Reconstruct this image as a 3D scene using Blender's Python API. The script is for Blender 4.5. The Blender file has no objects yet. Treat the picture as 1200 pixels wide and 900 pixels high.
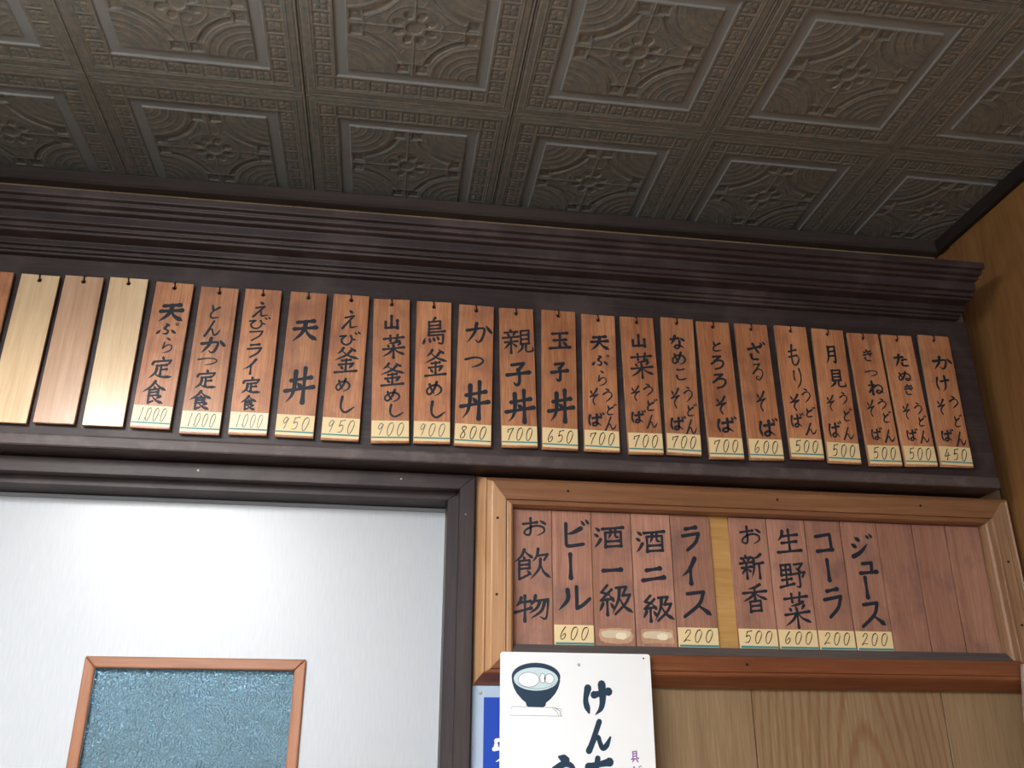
import bpy, bmesh, math, random
import numpy as np
from mathutils import Vector, Matrix

# ------------------------------------------------------------------ camera, world, light
random.seed(7)
scene = bpy.context.scene
COL = scene.collection
E = 1.2                      # eye height; measured heights below are relative to the eye
scene.view_settings.view_transform = 'Standard'
scene.view_settings.look = 'None'
scene.view_settings.gamma = 1.0
scene.view_settings.use_curve_mapping = False
scene.view_settings.exposure = 1.5

cam_d = bpy.data.cameras.new('camera')
cam = bpy.data.objects.new('camera', cam_d); COL.objects.link(cam)
cam_d.sensor_width = 36.0; cam_d.lens = 1055.87 * 36.0 / 1200.0; cam_d.clip_start = 0.02
r0 = (0.98988827, -0.1418283, 0.00243771); r1 = (0.05637124, 0.37755602, -0.9242693); r2 = (0.13016718, 0.91506075, 0.38173332)
cam.matrix_world = Matrix(((r0[0], -r1[0], -r2[0], 0), (r0[1], -r1[1], -r2[1], 0), (r0[2], -r1[2], -r2[2], E), (0, 0, 0, 1)))
scene.camera = cam

world = bpy.data.worlds.new('world'); scene.world = world; world.use_nodes = True
world.node_tree.nodes['Background'].inputs[0].default_value = (0.62, 0.72, 0.9, 1)
world.node_tree.nodes['Background'].inputs[1].default_value = 0.15

def area(name, loc, rot, sx, sy, power, color):
    l = bpy.data.lights.new(name, 'AREA'); l.shape = 'RECTANGLE'; l.size = sx; l.size_y = sy
    l.energy = power; l.color = color
    o = bpy.data.objects.new(name, l); COL.objects.link(o); o.location = loc; o.rotation_euler = rot
    return o
# added cool fill light behind the camera; no window is built there
area('front_fill', (-1.0, -2.42, E + 0.25), (math.radians(90), 0, 0), 1.7, 1.3, 17, (0.84, 0.92, 1.0))
# the fluorescent fixture hanging left of the viewer (its housing is modelled below)
area('fluorescent_light', (-0.76, 0.05, E + .935), (0, 0, math.radians(12)), 0.14, 1.9, 33, (0.97, 0.975, 0.96))
# cool light added in the passage to brighten the door glass
area('passage_fill', (-0.5, 3.2, E + 0.9), (math.radians(-35), 0, 0), 0.8, 0.5, 30, (0.6, 0.85, 1.0))

H = 1.3895                   # ceiling above the eye
XR = 1.5555                  # right wall
YW = 2.04                    # back wall
YB = 1.948                   # face of the long menu board
XL = -2.139; YF = -2.5
YU = 2.106                   # the wall above the board, set back

# ------------------------------------------------------------------ helpers
def link(name, me, mat=None, parent=None):
    o = bpy.data.objects.new(name, me); COL.objects.link(o)
    if mat is not None:
        ms = mat if isinstance(mat, (list, tuple)) else [mat]
        for m in ms: me.materials.append(m)
    if parent is not None: o.parent = parent
    return o
def tag(o, label=None, cat=None, group=None, kind=None):
    if label: o['label'] = label
    if cat: o['category'] = cat
    if group: o['group'] = group
    if kind: o['kind'] = kind
    return o
def empty(name, loc=(0, 0, 0), parent=None):
    o = bpy.data.objects.new(name, None); COL.objects.link(o); o.location = loc; o.empty_display_size = 0.05
    if parent: o.parent = parent
    return o
def mesh(verts, faces, name='m', mats=None):
    me = bpy.data.meshes.new(name); me.from_pydata([tuple(v) for v in verts], [], [tuple(f) for f in faces]); me.update()
    return me
def fix(me):
    bm = bmesh.new(); bm.from_mesh(me); bmesh.ops.recalc_face_normals(bm, faces=bm.faces); bm.to_mesh(me); bm.free(); return me
def box_me(x0, x1, y0, y1, z0, z1, bev=0.0, seg=1):
    bm = bmesh.new()
    bmesh.ops.create_cube(bm, size=1)
    for v in bm.verts:
        v.co = Vector((x0 + (v.co.x + .5) * (x1 - x0), y0 + (v.co.y + .5) * (y1 - y0), z0 + (v.co.z + .5) * (z1 - z0)))
    if bev: bmesh.ops.bevel(bm, geom=bm.edges[:], offset=bev, segments=seg, affect='EDGES', profile=0.5)
    me = bpy.data.meshes.new('box'); bm.to_mesh(me); bm.free(); return me
def box(name, x0, x1, y0, y1, z0, z1, mat, parent=None, bev=0.0, seg=1):
    """world-space box (z relative to the eye)"""
    cx, cy, cz = (x0 + x1) / 2, (y0 + y1) / 2, (z0 + z1) / 2
    o = link(name, box_me(x0 - cx, x1 - cx, y0 - cy, y1 - cy, z0 - cz, z1 - cz, bev, seg), mat, parent)
    o.location = (cx, cy, cz + E)
    if parent is not None: o.location = Vector((cx, cy, cz + E)) - world_loc(parent)
    return o
def world_loc(o):
    v = Vector((0, 0, 0))
    while o is not None: v += o.location; o = o.parent
    return v
def extrude_profile(name, prof, x0, x1, mat, parent=None, m0=None, m1=None, smooth=False):
    """profile [(y,z)] (z rel. eye) swept along X; m0/m1 map a profile point to its end X (mitres)"""
    n = len(prof); vs = []
    for (y, z) in prof: vs.append(((m0(y, z) if m0 else x0), y, z + E))
    for (y, z) in prof: vs.append(((m1(y, z) if m1 else x1), y, z + E))
    fs = [(i, (i + 1) % n, n + (i + 1) % n, n + i) for i in range(n)] + [tuple(range(n))[::-1], tuple(range(n, 2 * n))]
    me = mesh(vs, fs); fix(me)
    return link(name, me, mat, parent)

# ------------------------------------------------------------------ materials
def newmat(name, rough=0.5, spec=0.5):
    m = bpy.data.materials.new(name); m.use_nodes = True
    nt = m.node_tree; b = nt.nodes['Principled BSDF']
    b.inputs['Roughness'].default_value = rough; b.inputs['Specular IOR Level'].default_value = spec
    return m, nt, b
def plain(name, col, rough=0.5, spec=0.5, metal=0.0):
    m, nt, b = newmat(name, rough, spec)
    b.inputs['Base Color'].default_value = (*col, 1); b.inputs['Metallic'].default_value = metal
    return m
def N(nt, t, **kw):
    n = nt.nodes.new(t)
    for k, v in kw.items():
        if k in n.inputs.keys(): n.inputs[k].default_value = v
        else: setattr(n, k, v)
    return n
def wood(name, cols, grain='Z', scale=1.0, rough=0.45, spec=0.4, bump=0.08, cathedral=0.0, stain=None, vary=0.12, fine=0.25, coat=0.0, figure=None):
    """cols: (dark, mid, light). grain: axis the grain runs along (object coordinates)."""
    m, nt, b = newmat(name, rough, spec)
    L = nt.links.new
    tc = N(nt, 'ShaderNodeTexCoord'); oi = N(nt, 'ShaderNodeObjectInfo')
    off = N(nt, 'ShaderNodeVectorMath', operation='SCALE'); off.inputs[0].default_value = (13.1, 7.7, 5.3)
    L(oi.outputs['Random'], off.inputs['Scale'])
    add = N(nt, 'ShaderNodeVectorMath', operation='ADD'); L(tc.outputs['Object'], add.inputs[0]); L(off.outputs[0], add.inputs[1])
    mp = N(nt, 'ShaderNodeMapping'); L(add.outputs[0], mp.inputs['Vector'])
    s = [scale, scale, scale]; s['XYZ'.index(grain)] = scale * 0.05
    mp.inputs['Scale'].default_value = s
    n1 = N(nt, 'ShaderNodeTexNoise', Scale=38.0, Detail=6.0, Roughness=0.65); L(mp.outputs[0], n1.inputs['Vector'])
    n2 = N(nt, 'ShaderNodeTexNoise', Scale=7.0, Detail=3.0, Roughness=0.5, Distortion=0.6); L(mp.outputs[0], n2.inputs['Vector'])
    n3 = N(nt, 'ShaderNodeTexNoise', Scale=180.0, Detail=2.0); L(mp.outputs[0], n3.inputs['Vector'])
    mx = N(nt, 'ShaderNodeMix', data_type='FLOAT'); mx.inputs['Factor'].default_value = 0.45
    L(n1.outputs['Fac'], mx.inputs['A']); L(n2.outputs['Fac'], mx.inputs['B'])
    src = mx.outputs['Result']
    if cathedral:
        w = N(nt, 'ShaderNodeTexWave', wave_type='RINGS', Scale=5.0, Distortion=7.0, Detail=2.0)
        w.inputs['Detail Scale'].default_value = 1.2
        mp2 = N(nt, 'ShaderNodeMapping'); L(tc.outputs['Object'], mp2.inputs['Vector'])
        s2 = [2.6, 2.6, 2.6]; s2['XYZ'.index(grain)] = 0.42; mp2.inputs['Scale'].default_value = s2
        L(mp2.outputs[0], w.inputs['Vector'])
        m2 = N(nt, 'ShaderNodeMix', data_type='FLOAT'); m2.inputs['Factor'].default_value = cathedral
        L(src, m2.inputs['A']); L(w.outputs['Fac'], m2.inputs['B']); src = m2.outputs['Result']
    m3 = N(nt, 'ShaderNodeMix', data_type='FLOAT'); m3.inputs['Factor'].default_value = fine
    L(src, m3.inputs['A']); L(n3.outputs['Fac'], m3.inputs['B']); src = m3.outputs['Result']
    cr = N(nt, 'ShaderNodeValToRGB'); e = cr.color_ramp
    e.elements[0].position = 0.33; e.elements[0].color = (*cols[0], 1)
    e.elements[1].position = 0.68; e.elements[1].color = (*cols[2], 1)
    k = e.elements.new(0.5); k.color = (*cols[1], 1)
    L(src, cr.inputs['Fac']); colr = cr.outputs['Color']
    if stain:
        ns = N(nt, 'ShaderNodeTexNoise', Scale=stain[1], Detail=4.0, Roughness=0.6); L(add.outputs[0], ns.inputs['Vector'])
        mr = N(nt, 'ShaderNodeMapRange'); mr.inputs[1].default_value = 0.5; mr.inputs[2].default_value = 0.72
        mr.inputs[4].default_value = stain[2]; L(ns.outputs['Fac'], mr.inputs[0])
        ms = N(nt, 'ShaderNodeMix', data_type='RGBA'); L(mr.outputs[0], ms.inputs['Factor']); L(colr, ms.inputs['A'])
        ms.inputs['B'].default_value = (*stain[0], 1); colr = ms.outputs['Result']
    if figure:      # flat-sawn figure: long thin ellipses around a heart below
        mf = N(nt, 'ShaderNodeMapping'); L(tc.outputs['Object'], mf.inputs['Vector'])
        mf.inputs['Location'].default_value = (-figure[0], 0, -figure[1] * .13); mf.inputs['Scale'].default_value = (1, 0, .13)
        wv = N(nt, 'ShaderNodeTexWave', wave_type='RINGS', rings_direction='SPHERICAL', Scale=19.0, Distortion=1.6, Detail=2.0)
        wv.inputs['Detail Scale'].default_value = 6.0
        L(mf.outputs[0], wv.inputs['Vector'])
        mq = N(nt, 'ShaderNodeMapRange'); mq.inputs[1].default_value = .55; mq.inputs[2].default_value = 1.0; mq.inputs[4].default_value = .55
        L(wv.outputs['Fac'], mq.inputs[0])
        mz = N(nt, 'ShaderNodeMix', data_type='RGBA'); L(mq.outputs[0], mz.inputs['Factor']); L(colr, mz.inputs['A'])
        mz.inputs['B'].default_value = (0.20, 0.085, 0.035, 1); colr = mz.outputs['Result']
    hs = N(nt, 'ShaderNodeHueSaturation'); L(colr, hs.inputs['Color'])
    mr = N(nt, 'ShaderNodeMapRange'); L(oi.outputs['Random'], mr.inputs[0]); mr.inputs[3].default_value = 1 - vary; mr.inputs[4].default_value = 1 + vary
    L(mr.outputs[0], hs.inputs['Value']); L(hs.outputs['Color'], b.inputs['Base Color'])
    bp = N(nt, 'ShaderNodeBump'); bp.inputs['Strength'].default_value = bump; bp.inputs['Distance'].default_value = 0.002
    L(src, bp.inputs['Height']); L(bp.outputs[0], b.inputs['Normal'])
    b.inputs['Coat Weight'].default_value = coat; b.inputs['Coat Roughness'].default_value = 0.25
    return m

DK = ((0.024, 0.016, 0.017), (0.042, 0.029, 0.030), (0.074, 0.052, 0.052))
M_dark = wood('dark_wood', DK, 'X', rough=0.5, spec=0.35, vary=0.03, stain=((0.16, 0.12, 0.12), 6, 0.35))
M_worn = wood('worn_dark_wood', ((0.045, 0.032, 0.032), (0.075, 0.056, 0.055), (0.12, 0.09, 0.085)), 'X', rough=0.5, spec=0.35, vary=0.0, stain=((0.20, 0.16, 0.15), 22, 0.45))
M_darkZ = wood('dark_wood_upright', DK, 'Z', rough=0.5, spec=0.35, vary=0.03)
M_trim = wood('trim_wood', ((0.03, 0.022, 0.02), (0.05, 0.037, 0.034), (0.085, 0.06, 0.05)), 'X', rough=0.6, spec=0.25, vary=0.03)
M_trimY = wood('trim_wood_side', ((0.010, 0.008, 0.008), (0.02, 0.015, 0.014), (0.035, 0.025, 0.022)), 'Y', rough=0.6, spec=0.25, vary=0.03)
M_tag = wood('aged_cedar', ((0.29, 0.095, 0.040), (0.49, 0.205, 0.095), (0.68, 0.34, 0.18)), 'Z', scale=1.9, rough=0.36, spec=0.5, vary=0.14, fine=.35, stain=((0.26, 0.10, 0.065), 14, 0.6))
M_edge = wood('cut_edge', ((0.40, 0.20, 0.10), (0.55, 0.31, 0.17), (0.68, 0.43, 0.25)), 'Z', rough=0.5, vary=0.1)
M_pale = wood('pale_cedar', ((0.62, 0.40, 0.21), (0.77, 0.54, 0.31), (0.88, 0.68, 0.44)), 'Z', scale=1.6, rough=0.30, spec=0.7, vary=0.03, coat=.35)
M_mid = wood('tan_cedar', ((0.42, 0.23, 0.13), (0.56, 0.33, 0.20), (0.68, 0.44, 0.28)), 'Z', scale=1.6, rough=0.32, spec=0.6, vary=0.05, coat=.3)
M_drink = wood('red_cedar', ((0.28, 0.125, 0.085), (0.40, 0.195, 0.135), (0.53, 0.29, 0.21)), 'Z', scale=1.7, rough=0.5, spec=0.35, vary=0.13, fine=.35, stain=((0.20, 0.11, 0.10), 13, 0.75))
M_frameX = wood('frame_wood_rail', ((0.16, 0.065, 0.028), (0.25, 0.11, 0.050), (0.36, 0.18, 0.09)), 'X', rough=0.36, spec=0.5, vary=0.06, coat=0.15)
M_frameZ = wood('frame_wood_stile', ((0.28, 0.13, 0.055), (0.44, 0.235, 0.115), (0.60, 0.37, 0.20)), 'Z', rough=0.36, spec=0.5, vary=0.06, coat=0.15)
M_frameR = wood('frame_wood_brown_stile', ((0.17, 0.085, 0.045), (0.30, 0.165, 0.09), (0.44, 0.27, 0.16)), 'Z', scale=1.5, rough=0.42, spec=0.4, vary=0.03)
M_frameB = wood('frame_wood_bottom', ((0.12, 0.035, 0.014), (0.20, 0.065, 0.026), (0.29, 0.11, 0.045)), 'X', rough=0.34, spec=0.5, vary=0.03, coat=0.15)  # darker than the top rail: shade on its down-facing wood put into the colour
M_ledge = wood('dusty_ledge', ((0.06, 0.05, 0.05), (0.10, 0.082, 0.08), (0.15, 0.125, 0.12)), 'X', rough=0.7, spec=0.2, vary=0.05)
M_back = wood('yellow_pine', ((0.36, 0.18, 0.05), (0.50, 0.28, 0.09), (0.60, 0.36, 0.14)), 'X', scale=2.0, rough=0.5, vary=0.0)
PANEL = ((0.20, 0.125, 0.065), (0.28, 0.185, 0.100), (0.36, 0.25, 0.145))
M_panel = wood('panel_wood', PANEL, 'Z', scale=1.3, rough=0.42, spec=0.45, vary=0.05, fine=0.35)
M_fig = wood('figured_panel_wood', PANEL, 'Z', scale=1.3, rough=0.42, spec=0.45, vary=0.02, fine=0.35, figure=(0.027, -.62))
M_wallR = wood('side_wall_wood', ((0.17, 0.075, 0.024), (0.235, 0.11, 0.038), (0.30, 0.15, 0.058)), 'Z', rough=0.48, spec=0.3, cathedral=0.08, vary=0.03)
M_winframe = wood('window_frame_wood', ((0.22, 0.085, 0.04), (0.36, 0.15, 0.075), (0.48, 0.23, 0.13)), 'X', rough=0.4, vary=0.05)
M_winframeZ = wood('window_frame_wood_upright', ((0.22, 0.085, 0.04), (0.36, 0.15, 0.075), (0.48, 0.23, 0.13)), 'Z', rough=0.4, vary=0.05)
M_ink = plain('ink', (0.016, 0.022, 0.034), 0.5, 0.3)
M_pen = plain('pen_ink', (0.02, 0.018, 0.018), 0.6, 0.2)
M_penlight = plain('faded_pen_ink', (0.16, 0.17, 0.17), 0.6, 0.2)
M_purple = plain('purple_ink', (0.30, 0.12, 0.42), 0.5, 0.3)
M_print = plain('printed_navy', (0.018, 0.045, 0.085), 0.4, 0.4)
M_teal = plain('teal_stripe', (0.03, 0.26, 0.29), 0.4, 0.4)
M_cream = plain('cream_paper', (0.86, 0.67, 0.37), 0.4, 0.4)
M_whitepaper = plain('white_paper', (0.88, 0.77, 0.56), 0.45, 0.4)
M_glue = plain('torn_paper_residue', (0.70, 0.58, 0.42), 0.7, 0.2)
M_poster = plain('white_plastic', (0.93, 0.95, 0.98), 0.25, 0.5)
M_soup = plain('printed_pale_blue', (0.62, 0.76, 0.80), 0.4, 0.4)
M_blue = plain('blue_enamel', (0.012, 0.06, 0.42), 0.3, 0.5)
M_signgrey = plain('pale_blue_enamel', (0.42, 0.52, 0.66), 0.35, 0.5)
M_metal = plain('dull_metal', (0.35, 0.32, 0.28), 0.4, 0.5, 0.8)
M_iron = plain('dark_iron', (0.02, 0.014, 0.012), 0.5, 0.4, 0.3)
M_plaster = plain('plaster', (0.28, 0.26, 0.22), 0.85, 0.2)
M_floor = wood('floor_boards', ((0.10, 0.06, 0.035), (0.16, 0.10, 0.06), (0.22, 0.14, 0.09)), 'Y', rough=0.5)
M_lampbody = plain('lamp_enamel', (0.8, 0.8, 0.78), 0.4, 0.5)

# white vinyl door skin with faint vertical weave
M_door, nt, b = newmat('door_vinyl', 0.38, 0.9)
tc = N(nt, 'ShaderNodeTexCoord'); mp = N(nt, 'ShaderNodeMapping'); mp.inputs['Scale'].default_value = (260, 260, 14)
nz = N(nt, 'ShaderNodeTexNoise', Scale=1.6, Detail=3.0); cr = N(nt, 'ShaderNodeValToRGB')
nt.links.new(tc.outputs['Object'], mp.inputs['Vector']); nt.links.new(mp.outputs[0], nz.inputs['Vector']); nt.links.new(nz.outputs['Fac'], cr.inputs['Fac'])
cr.color_ramp.elements[0].position = 0.3; cr.color_ramp.elements[0].color = (0.43, 0.46, 0.51, 1)
cr.color_ramp.elements[1].position = 0.7; cr.color_ramp.elements[1].color = (0.49, 0.505, 0.53, 1)
nt.links.new(cr.outputs['Color'], b.inputs['Base Color'])
bp = N(nt, 'ShaderNodeBump'); bp.inputs['Strength'].default_value = 0.015; bp.inputs['Distance'].default_value = 0.001
nt.links.new(nz.outputs['Fac'], bp.inputs['Height']); nt.links.new(bp.outputs[0], b.inputs['Normal'])

# pebbled blue-grey glass
M_glass, nt, b = newmat('pebbled_glass', 0.10, 1.0)
tc = N(nt, 'ShaderNodeTexCoord'); mp = N(nt, 'ShaderNodeMapping'); mp.inputs['Scale'].default_value = (1, 1, 0.8)
vz = N(nt, 'ShaderNodeTexNoise', Scale=230.0, Detail=1.0, Distortion=0.2)
nt.links.new(tc.outputs['Object'], mp.inputs['Vector']); nt.links.new(mp.outputs[0], vz.inputs['Vector'])
b.inputs['Base Color'].default_value = (0.26, 0.40, 0.48, 1); b.inputs['Transmission Weight'].default_value = 0.45
bp = N(nt, 'ShaderNodeBump'); bp.inputs['Strength'].default_value = 1.0; bp.inputs['Distance'].default_value = 0.012
nt.links.new(vz.outputs['Fac'], bp.inputs['Height']); nt.links.new(bp.outputs[0], b.inputs['Normal'])

# pressed ceiling tile: aged olive-grey paint
M_tile, nt, b = newmat('pressed_tile', 0.34, 0.5)
tc = N(nt, 'ShaderNodeTexCoord'); oi = N(nt, 'ShaderNodeObjectInfo')
ad = N(nt, 'ShaderNodeVectorMath', operation='ADD'); sc = N(nt, 'ShaderNodeVectorMath', operation='SCALE'); sc.inputs[0].default_value = (9, 4, 2)
nt.links.new(oi.outputs['Random'], sc.inputs['Scale']); nt.links.new(tc.outputs['Object'], ad.inputs[0]); nt.links.new(sc.outputs[0], ad.inputs[1])
nz = N(nt, 'ShaderNodeTexNoise', Scale=60.0, Detail=6.0, Roughness=0.75); nt.links.new(ad.outputs[0], nz.inputs['Vector'])
cr = N(nt, 'ShaderNodeValToRGB'); cr.color_ramp.elements[0].position = 0.34; cr.color_ramp.elements[0].color = (0.108, 0.132, 0.132, 1)
cr.color_ramp.elements[1].position = 0.66; cr.color_ramp.elements[1].color = (0.235, 0.200, 0.160, 1)
nt.links.new(nz.outputs['Fac'], cr.inputs['Fac'])
an = N(nt, 'ShaderNodeAttribute'); an.attribute_name = 'smooth_band'
mm = N(nt, 'ShaderNodeMix', data_type='RGBA'); nt.links.new(an.outputs['Fac'], mm.inputs['Factor']); nt.links.new(cr.outputs['Color'], mm.inputs['A'])
mm.inputs['B'].default_value = (0.215, 0.228, 0.228, 1); nt.links.new(mm.outputs['Result'], b.inputs['Base Color'])  # paler bluish grey: sheen of the smooth recess painted into the band
n2 = N(nt, 'ShaderNodeTexNoise', Scale=420.0, Detail=2.0); nt.links.new(tc.outputs['Object'], n2.inputs['Vector'])
bp = N(nt, 'ShaderNodeBump'); bp.inputs['Strength'].default_value = 0.12; bp.inputs['Distance'].default_value = 0.001
nt.links.new(n2.outputs['Fac'], bp.inputs['Height']); nt.links.new(bp.outputs[0], b.inputs['Normal'])

# ------------------------------------------------------------------ room shell
fl = box('floor', XL - .1, XR + .1, YF - .1, 3.6, -E - .05, -E, M_floor); tag(fl, kind='structure')
wl = box('wall_left', XL - .1, XL, YF, YU, -E, H + .01, M_plaster); tag(wl, kind='structure')
wf = box('wall_front', XL - .1, XR + .1, YF - .1, YF, -E, H + .01, M_plaster); tag(wf, kind='structure')

# right wall of tall veneered boards
wr = box('wall_right', XR + .006, XR + .1, YF, YW + .2, -E, H + .01, M_wallR); tag(wr, kind='structure')
y = YW - .001
while y > YF + .02:
    y2 = max(y - .455, YF + .001)
    box('panel', XR, XR + .006, y2 + .0008, y - .0008, -E + .001, H - .001, M_wallR, wr, .0008)
    y = y2

# back wall with the door opening, and veneered panels on it
OX0, OX1, OZ1 = -1.33, 0.180, 0.585          # opening
def prism_xz(poly, y0, y1):
    n = len(poly)
    v = [(x, y0, z + E) for x, z in poly] + [(x, y1, z + E) for x, z in poly]
    f = [(i, (i + 1) % n, n + (i + 1) % n, n + i) for i in range(n)] + [tuple(range(n)), tuple(range(n, 2 * n))[::-1]]
    return fix(mesh(v, f))
wb = link('wall_back', prism_xz([(XL, -E), (OX0, -E), (OX0, OZ1), (OX1, OZ1), (OX1, -E), (XR, -E), (XR, 1.157), (XL, 1.157)], YW + .006, YW + .12), M_panel)
tag(wb, kind='structure')
wu = box('wall_back', XL, XR, YU + .006, YU + .12, 1.1575, H + .01, M_panel); tag(wu, kind='structure')
for i in range(8):
    a = XL + i * (XR - XL) / 8
    box('panel', a + .001, a + (XR - XL) / 8 - .001, YU, YU + .006, 1.158, H - .001, M_panel, wu, .001)
xs = [0.1835, 0.3745, 0.8355, 1.2965, XR]
for a, c in zip(xs[:-1], xs[1:]):
    box('panel', a + .0012, c - .0012, YW, YW + .006, -E + .001, 1.156, M_fig if abs(a - .8355) < .01 else M_panel, wb, .001)
for i in range(4):
    a = XL + .001 + i * (0.1835 - XL) / 4; c = a + (0.1835 - XL) / 4
    box('panel', a + .001, c - .001, YW, YW + .006, OZ1 + .001, 1.156, M_panel, wb, .001)
box('panel', XL + .001, OX0 - .001, YW, YW + .006, -E + .001, OZ1 - .001, M_panel, wb, .001)

# passage behind the door
pw = box('wall_passage', XL, XR, 3.5, 3.6, -E, H, plain('passage_plaster', (0.35, 0.42, 0.45), 0.8)); tag(pw, kind='structure')

# ------------------------------------------------------------------ ceiling with pressed tiles
S = .476; TX0, TY0 = -0.7117, 1.6936
ce = box('ceiling', XL - .1, XR + .1, YF - .1, 3.6, H + .010, H + .08, plain('ceiling_backing', (0.02, 0.018, 0.015), 0.9)); tag(ce, kind='structure')
def tile_height(U, V):
    """relief of one pressed tile, metres; positive is pressed back (up)"""
    h = np.zeros_like(U)
    du = np.minimum(U, 1 - U); dv = np.minimum(V, 1 - V); d = np.minimum(du, dv)
    h += np.where((d > .010) & (d < .016), .0010, 0)
    h += np.where((d > .046) & (d < .052), -.0010, 0)
    # border of little squares with four petals
    band = (d > .058) & (d < .142)
    cu = (U - .1) / .08; cv = (V - .1) / .08
    fu = cu - np.round(cu); fv = cv - np.round(cv)
    sq = np.maximum(abs(fu), abs(fv))
    r = np.hypot(fu, fv); th = np.arctan2(fv, fu)
    pet = (r > .10) & (r < .10 + .27 * abs(np.cos(2 * th + np.pi / 2)) ** .6 + .02) & (abs(np.cos(2 * th + np.pi / 2)) > .35)
    cell = np.where(sq < .43, .0014, 0) - np.where(pet, .0014, 0) - np.where(r < .08, .0012, 0)
    h += np.where(band, cell, 0)
    # smooth recessed frame
    h += np.where((d > .152) & (d < .205), .0042, 0)
    # centre panel
    a = (U - .5) / .295; b_ = (V - .5) / .295
    inn = d >= .205
    A, B = abs(a), abs(b_)
    r = np.hypot(1 - A, 1 - B); g = np.zeros_like(U)
    for R in (.17, .30, .43, .56): g += np.where(abs(r - R) < .02, -.0006, 0)
    g += np.where(abs(r - .71) < .028, -.0010, 0)
    sqr = lambda x, y, hw: (abs(A - x) < hw) & (abs(B - y) < hw)
    squares = sqr(.145, .865, .088) | sqr(.865, .145, .088)
    arc = (r > .785) & (r < .865) & (A < .755) & (B < .755)
    g += np.where(squares, .0034, 0)
    g += np.where(sqr(.145, .865, .03) | sqr(.865, .145, .03), -.0008, 0)
    g += np.where(arc & ~squares, .0022, 0)
    g += np.where((abs(r - .90) < .012) & (A < .74) & (B < .74), -.0008, 0)
    rho = np.hypot(a, b_); th = np.arctan2(b_, a)
    g += np.where(((A < .014) | (B < .014)) & (rho > .14), -.0012, 0)
    g += np.where((abs(A - .745) < .012) & (B < .26) | (abs(B - .745) < .012) & (A < .26), -.0010, 0)
    g += np.where(abs(rho - .43) < .014, -.0007, 0)
    g += np.where((abs(np.hypot(A - .56, B) - .17) < .012) & (A > .3) | (abs(np.hypot(A, B - .56) - .17) < .012) & (B > .3), -.0006, 0)
    g += np.where(rho < .125, .0030, 0)
    p8 = abs(np.sin(4 * th))
    g += np.where((rho > .185) & (rho < .19 + .15 * p8) & (p8 > .55), .0028, 0)
    h += np.where(inn, g, 0)
    return h
NT = 380
def tile_mesh(fx, fy):
    nx = int(round(NT * fx)); ny = int(round(NT * fy))
    u = np.linspace(0, fx, nx + 1); v = np.linspace(0, fy, ny + 1)
    U, V = np.meshgrid(u, v)
    Z = tile_height(U, V)
    X = U * S; Y = V * S
    edge = np.zeros_like(U, bool); edge[0, :] = edge[-1, :] = edge[:, 0] = edge[:, -1] = True
    Z[edge] = .0085
    X = np.clip(X, .0012, fx * S - .0012); Y = np.clip(Y, .0012, fy * S - .0012)
    co = np.stack([X, Y, Z], -1).reshape(-1, 3).astype(np.float32)
    i = np.arange(nx); j = np.arange(ny); I, J = np.meshgrid(i, j)
    k = (J * (nx + 1) + I).ravel()
    f = np.stack([k, k + nx + 1, k + nx + 2, k + 1], -1).astype(np.int32)
    me = bpy.data.meshes.new('ceiling_tile')
    me.vertices.add(len(co)); me.vertices.foreach_set('co', co.ravel())
    me.loops.add(f.size); me.loops.foreach_set('vertex_index', f.ravel())
    me.polygons.add(len(f)); me.polygons.foreach_set('loop_start', np.arange(0, f.size, 4, dtype=np.int32))
    me.polygons.foreach_set('loop_total', np.full(len(f), 4, np.int32))
    D_ = np.minimum(np.minimum(U, 1 - U), np.minimum(V, 1 - V))
    at = me.attributes.new('smooth_band', 'FLOAT', 'POINT'); at.data.foreach_set('value', ((D_ > .150) & (D_ < .207)).astype(np.float32).ravel())
    me.update(); me.validate(); me.materials.append(M_tile)
    return me
cache = {}
for i in range(-3, 5):
    for j in range(-2, 1):
        x = TX0 + i * S; yy = TY0 + j * S
        fx = min(1, (XR - .001 - x) / S); fy = min(1, (YU - .001 - yy) / S)
        key = (round(fx, 3), round(fy, 3))
        if key not in cache: cache[key] = tile_mesh(fx, fy)
        o = bpy.data.objects.new('ceiling_tile', cache[key]); COL.objects.link(o); o.parent = ce
        o.location = Vector((x, yy, H + E)) - world_loc(ce)
# remaining ceiling behind the viewer, plain boards of the same pressed sheet
for i in range(-3, 5):
    x = TX0 + i * S; x1 = min(x + S, XR - .001)
    box('ceiling_board', x + .001, x1 - .001, YF + .001, TY0 - 2 * S - .001, H, H + .0095, M_tile, ce)

# ceiling trims
t1 = extrude_profile('trim_1', [(2.071, H - .0005), (2.071, H - .028), (2.077, H - .033), (YU - .001, H - .033), (YU - .001, H - .0005)], XL + .001, XR - .001, M_trim); tag(t1, kind='structure')
t2 = box('trim_2', XR - .020, XR - .0005, YF + .001, 2.070, H - .038, H - .0005, M_trimY, None, .002); tag(t2, kind='structure')


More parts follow.
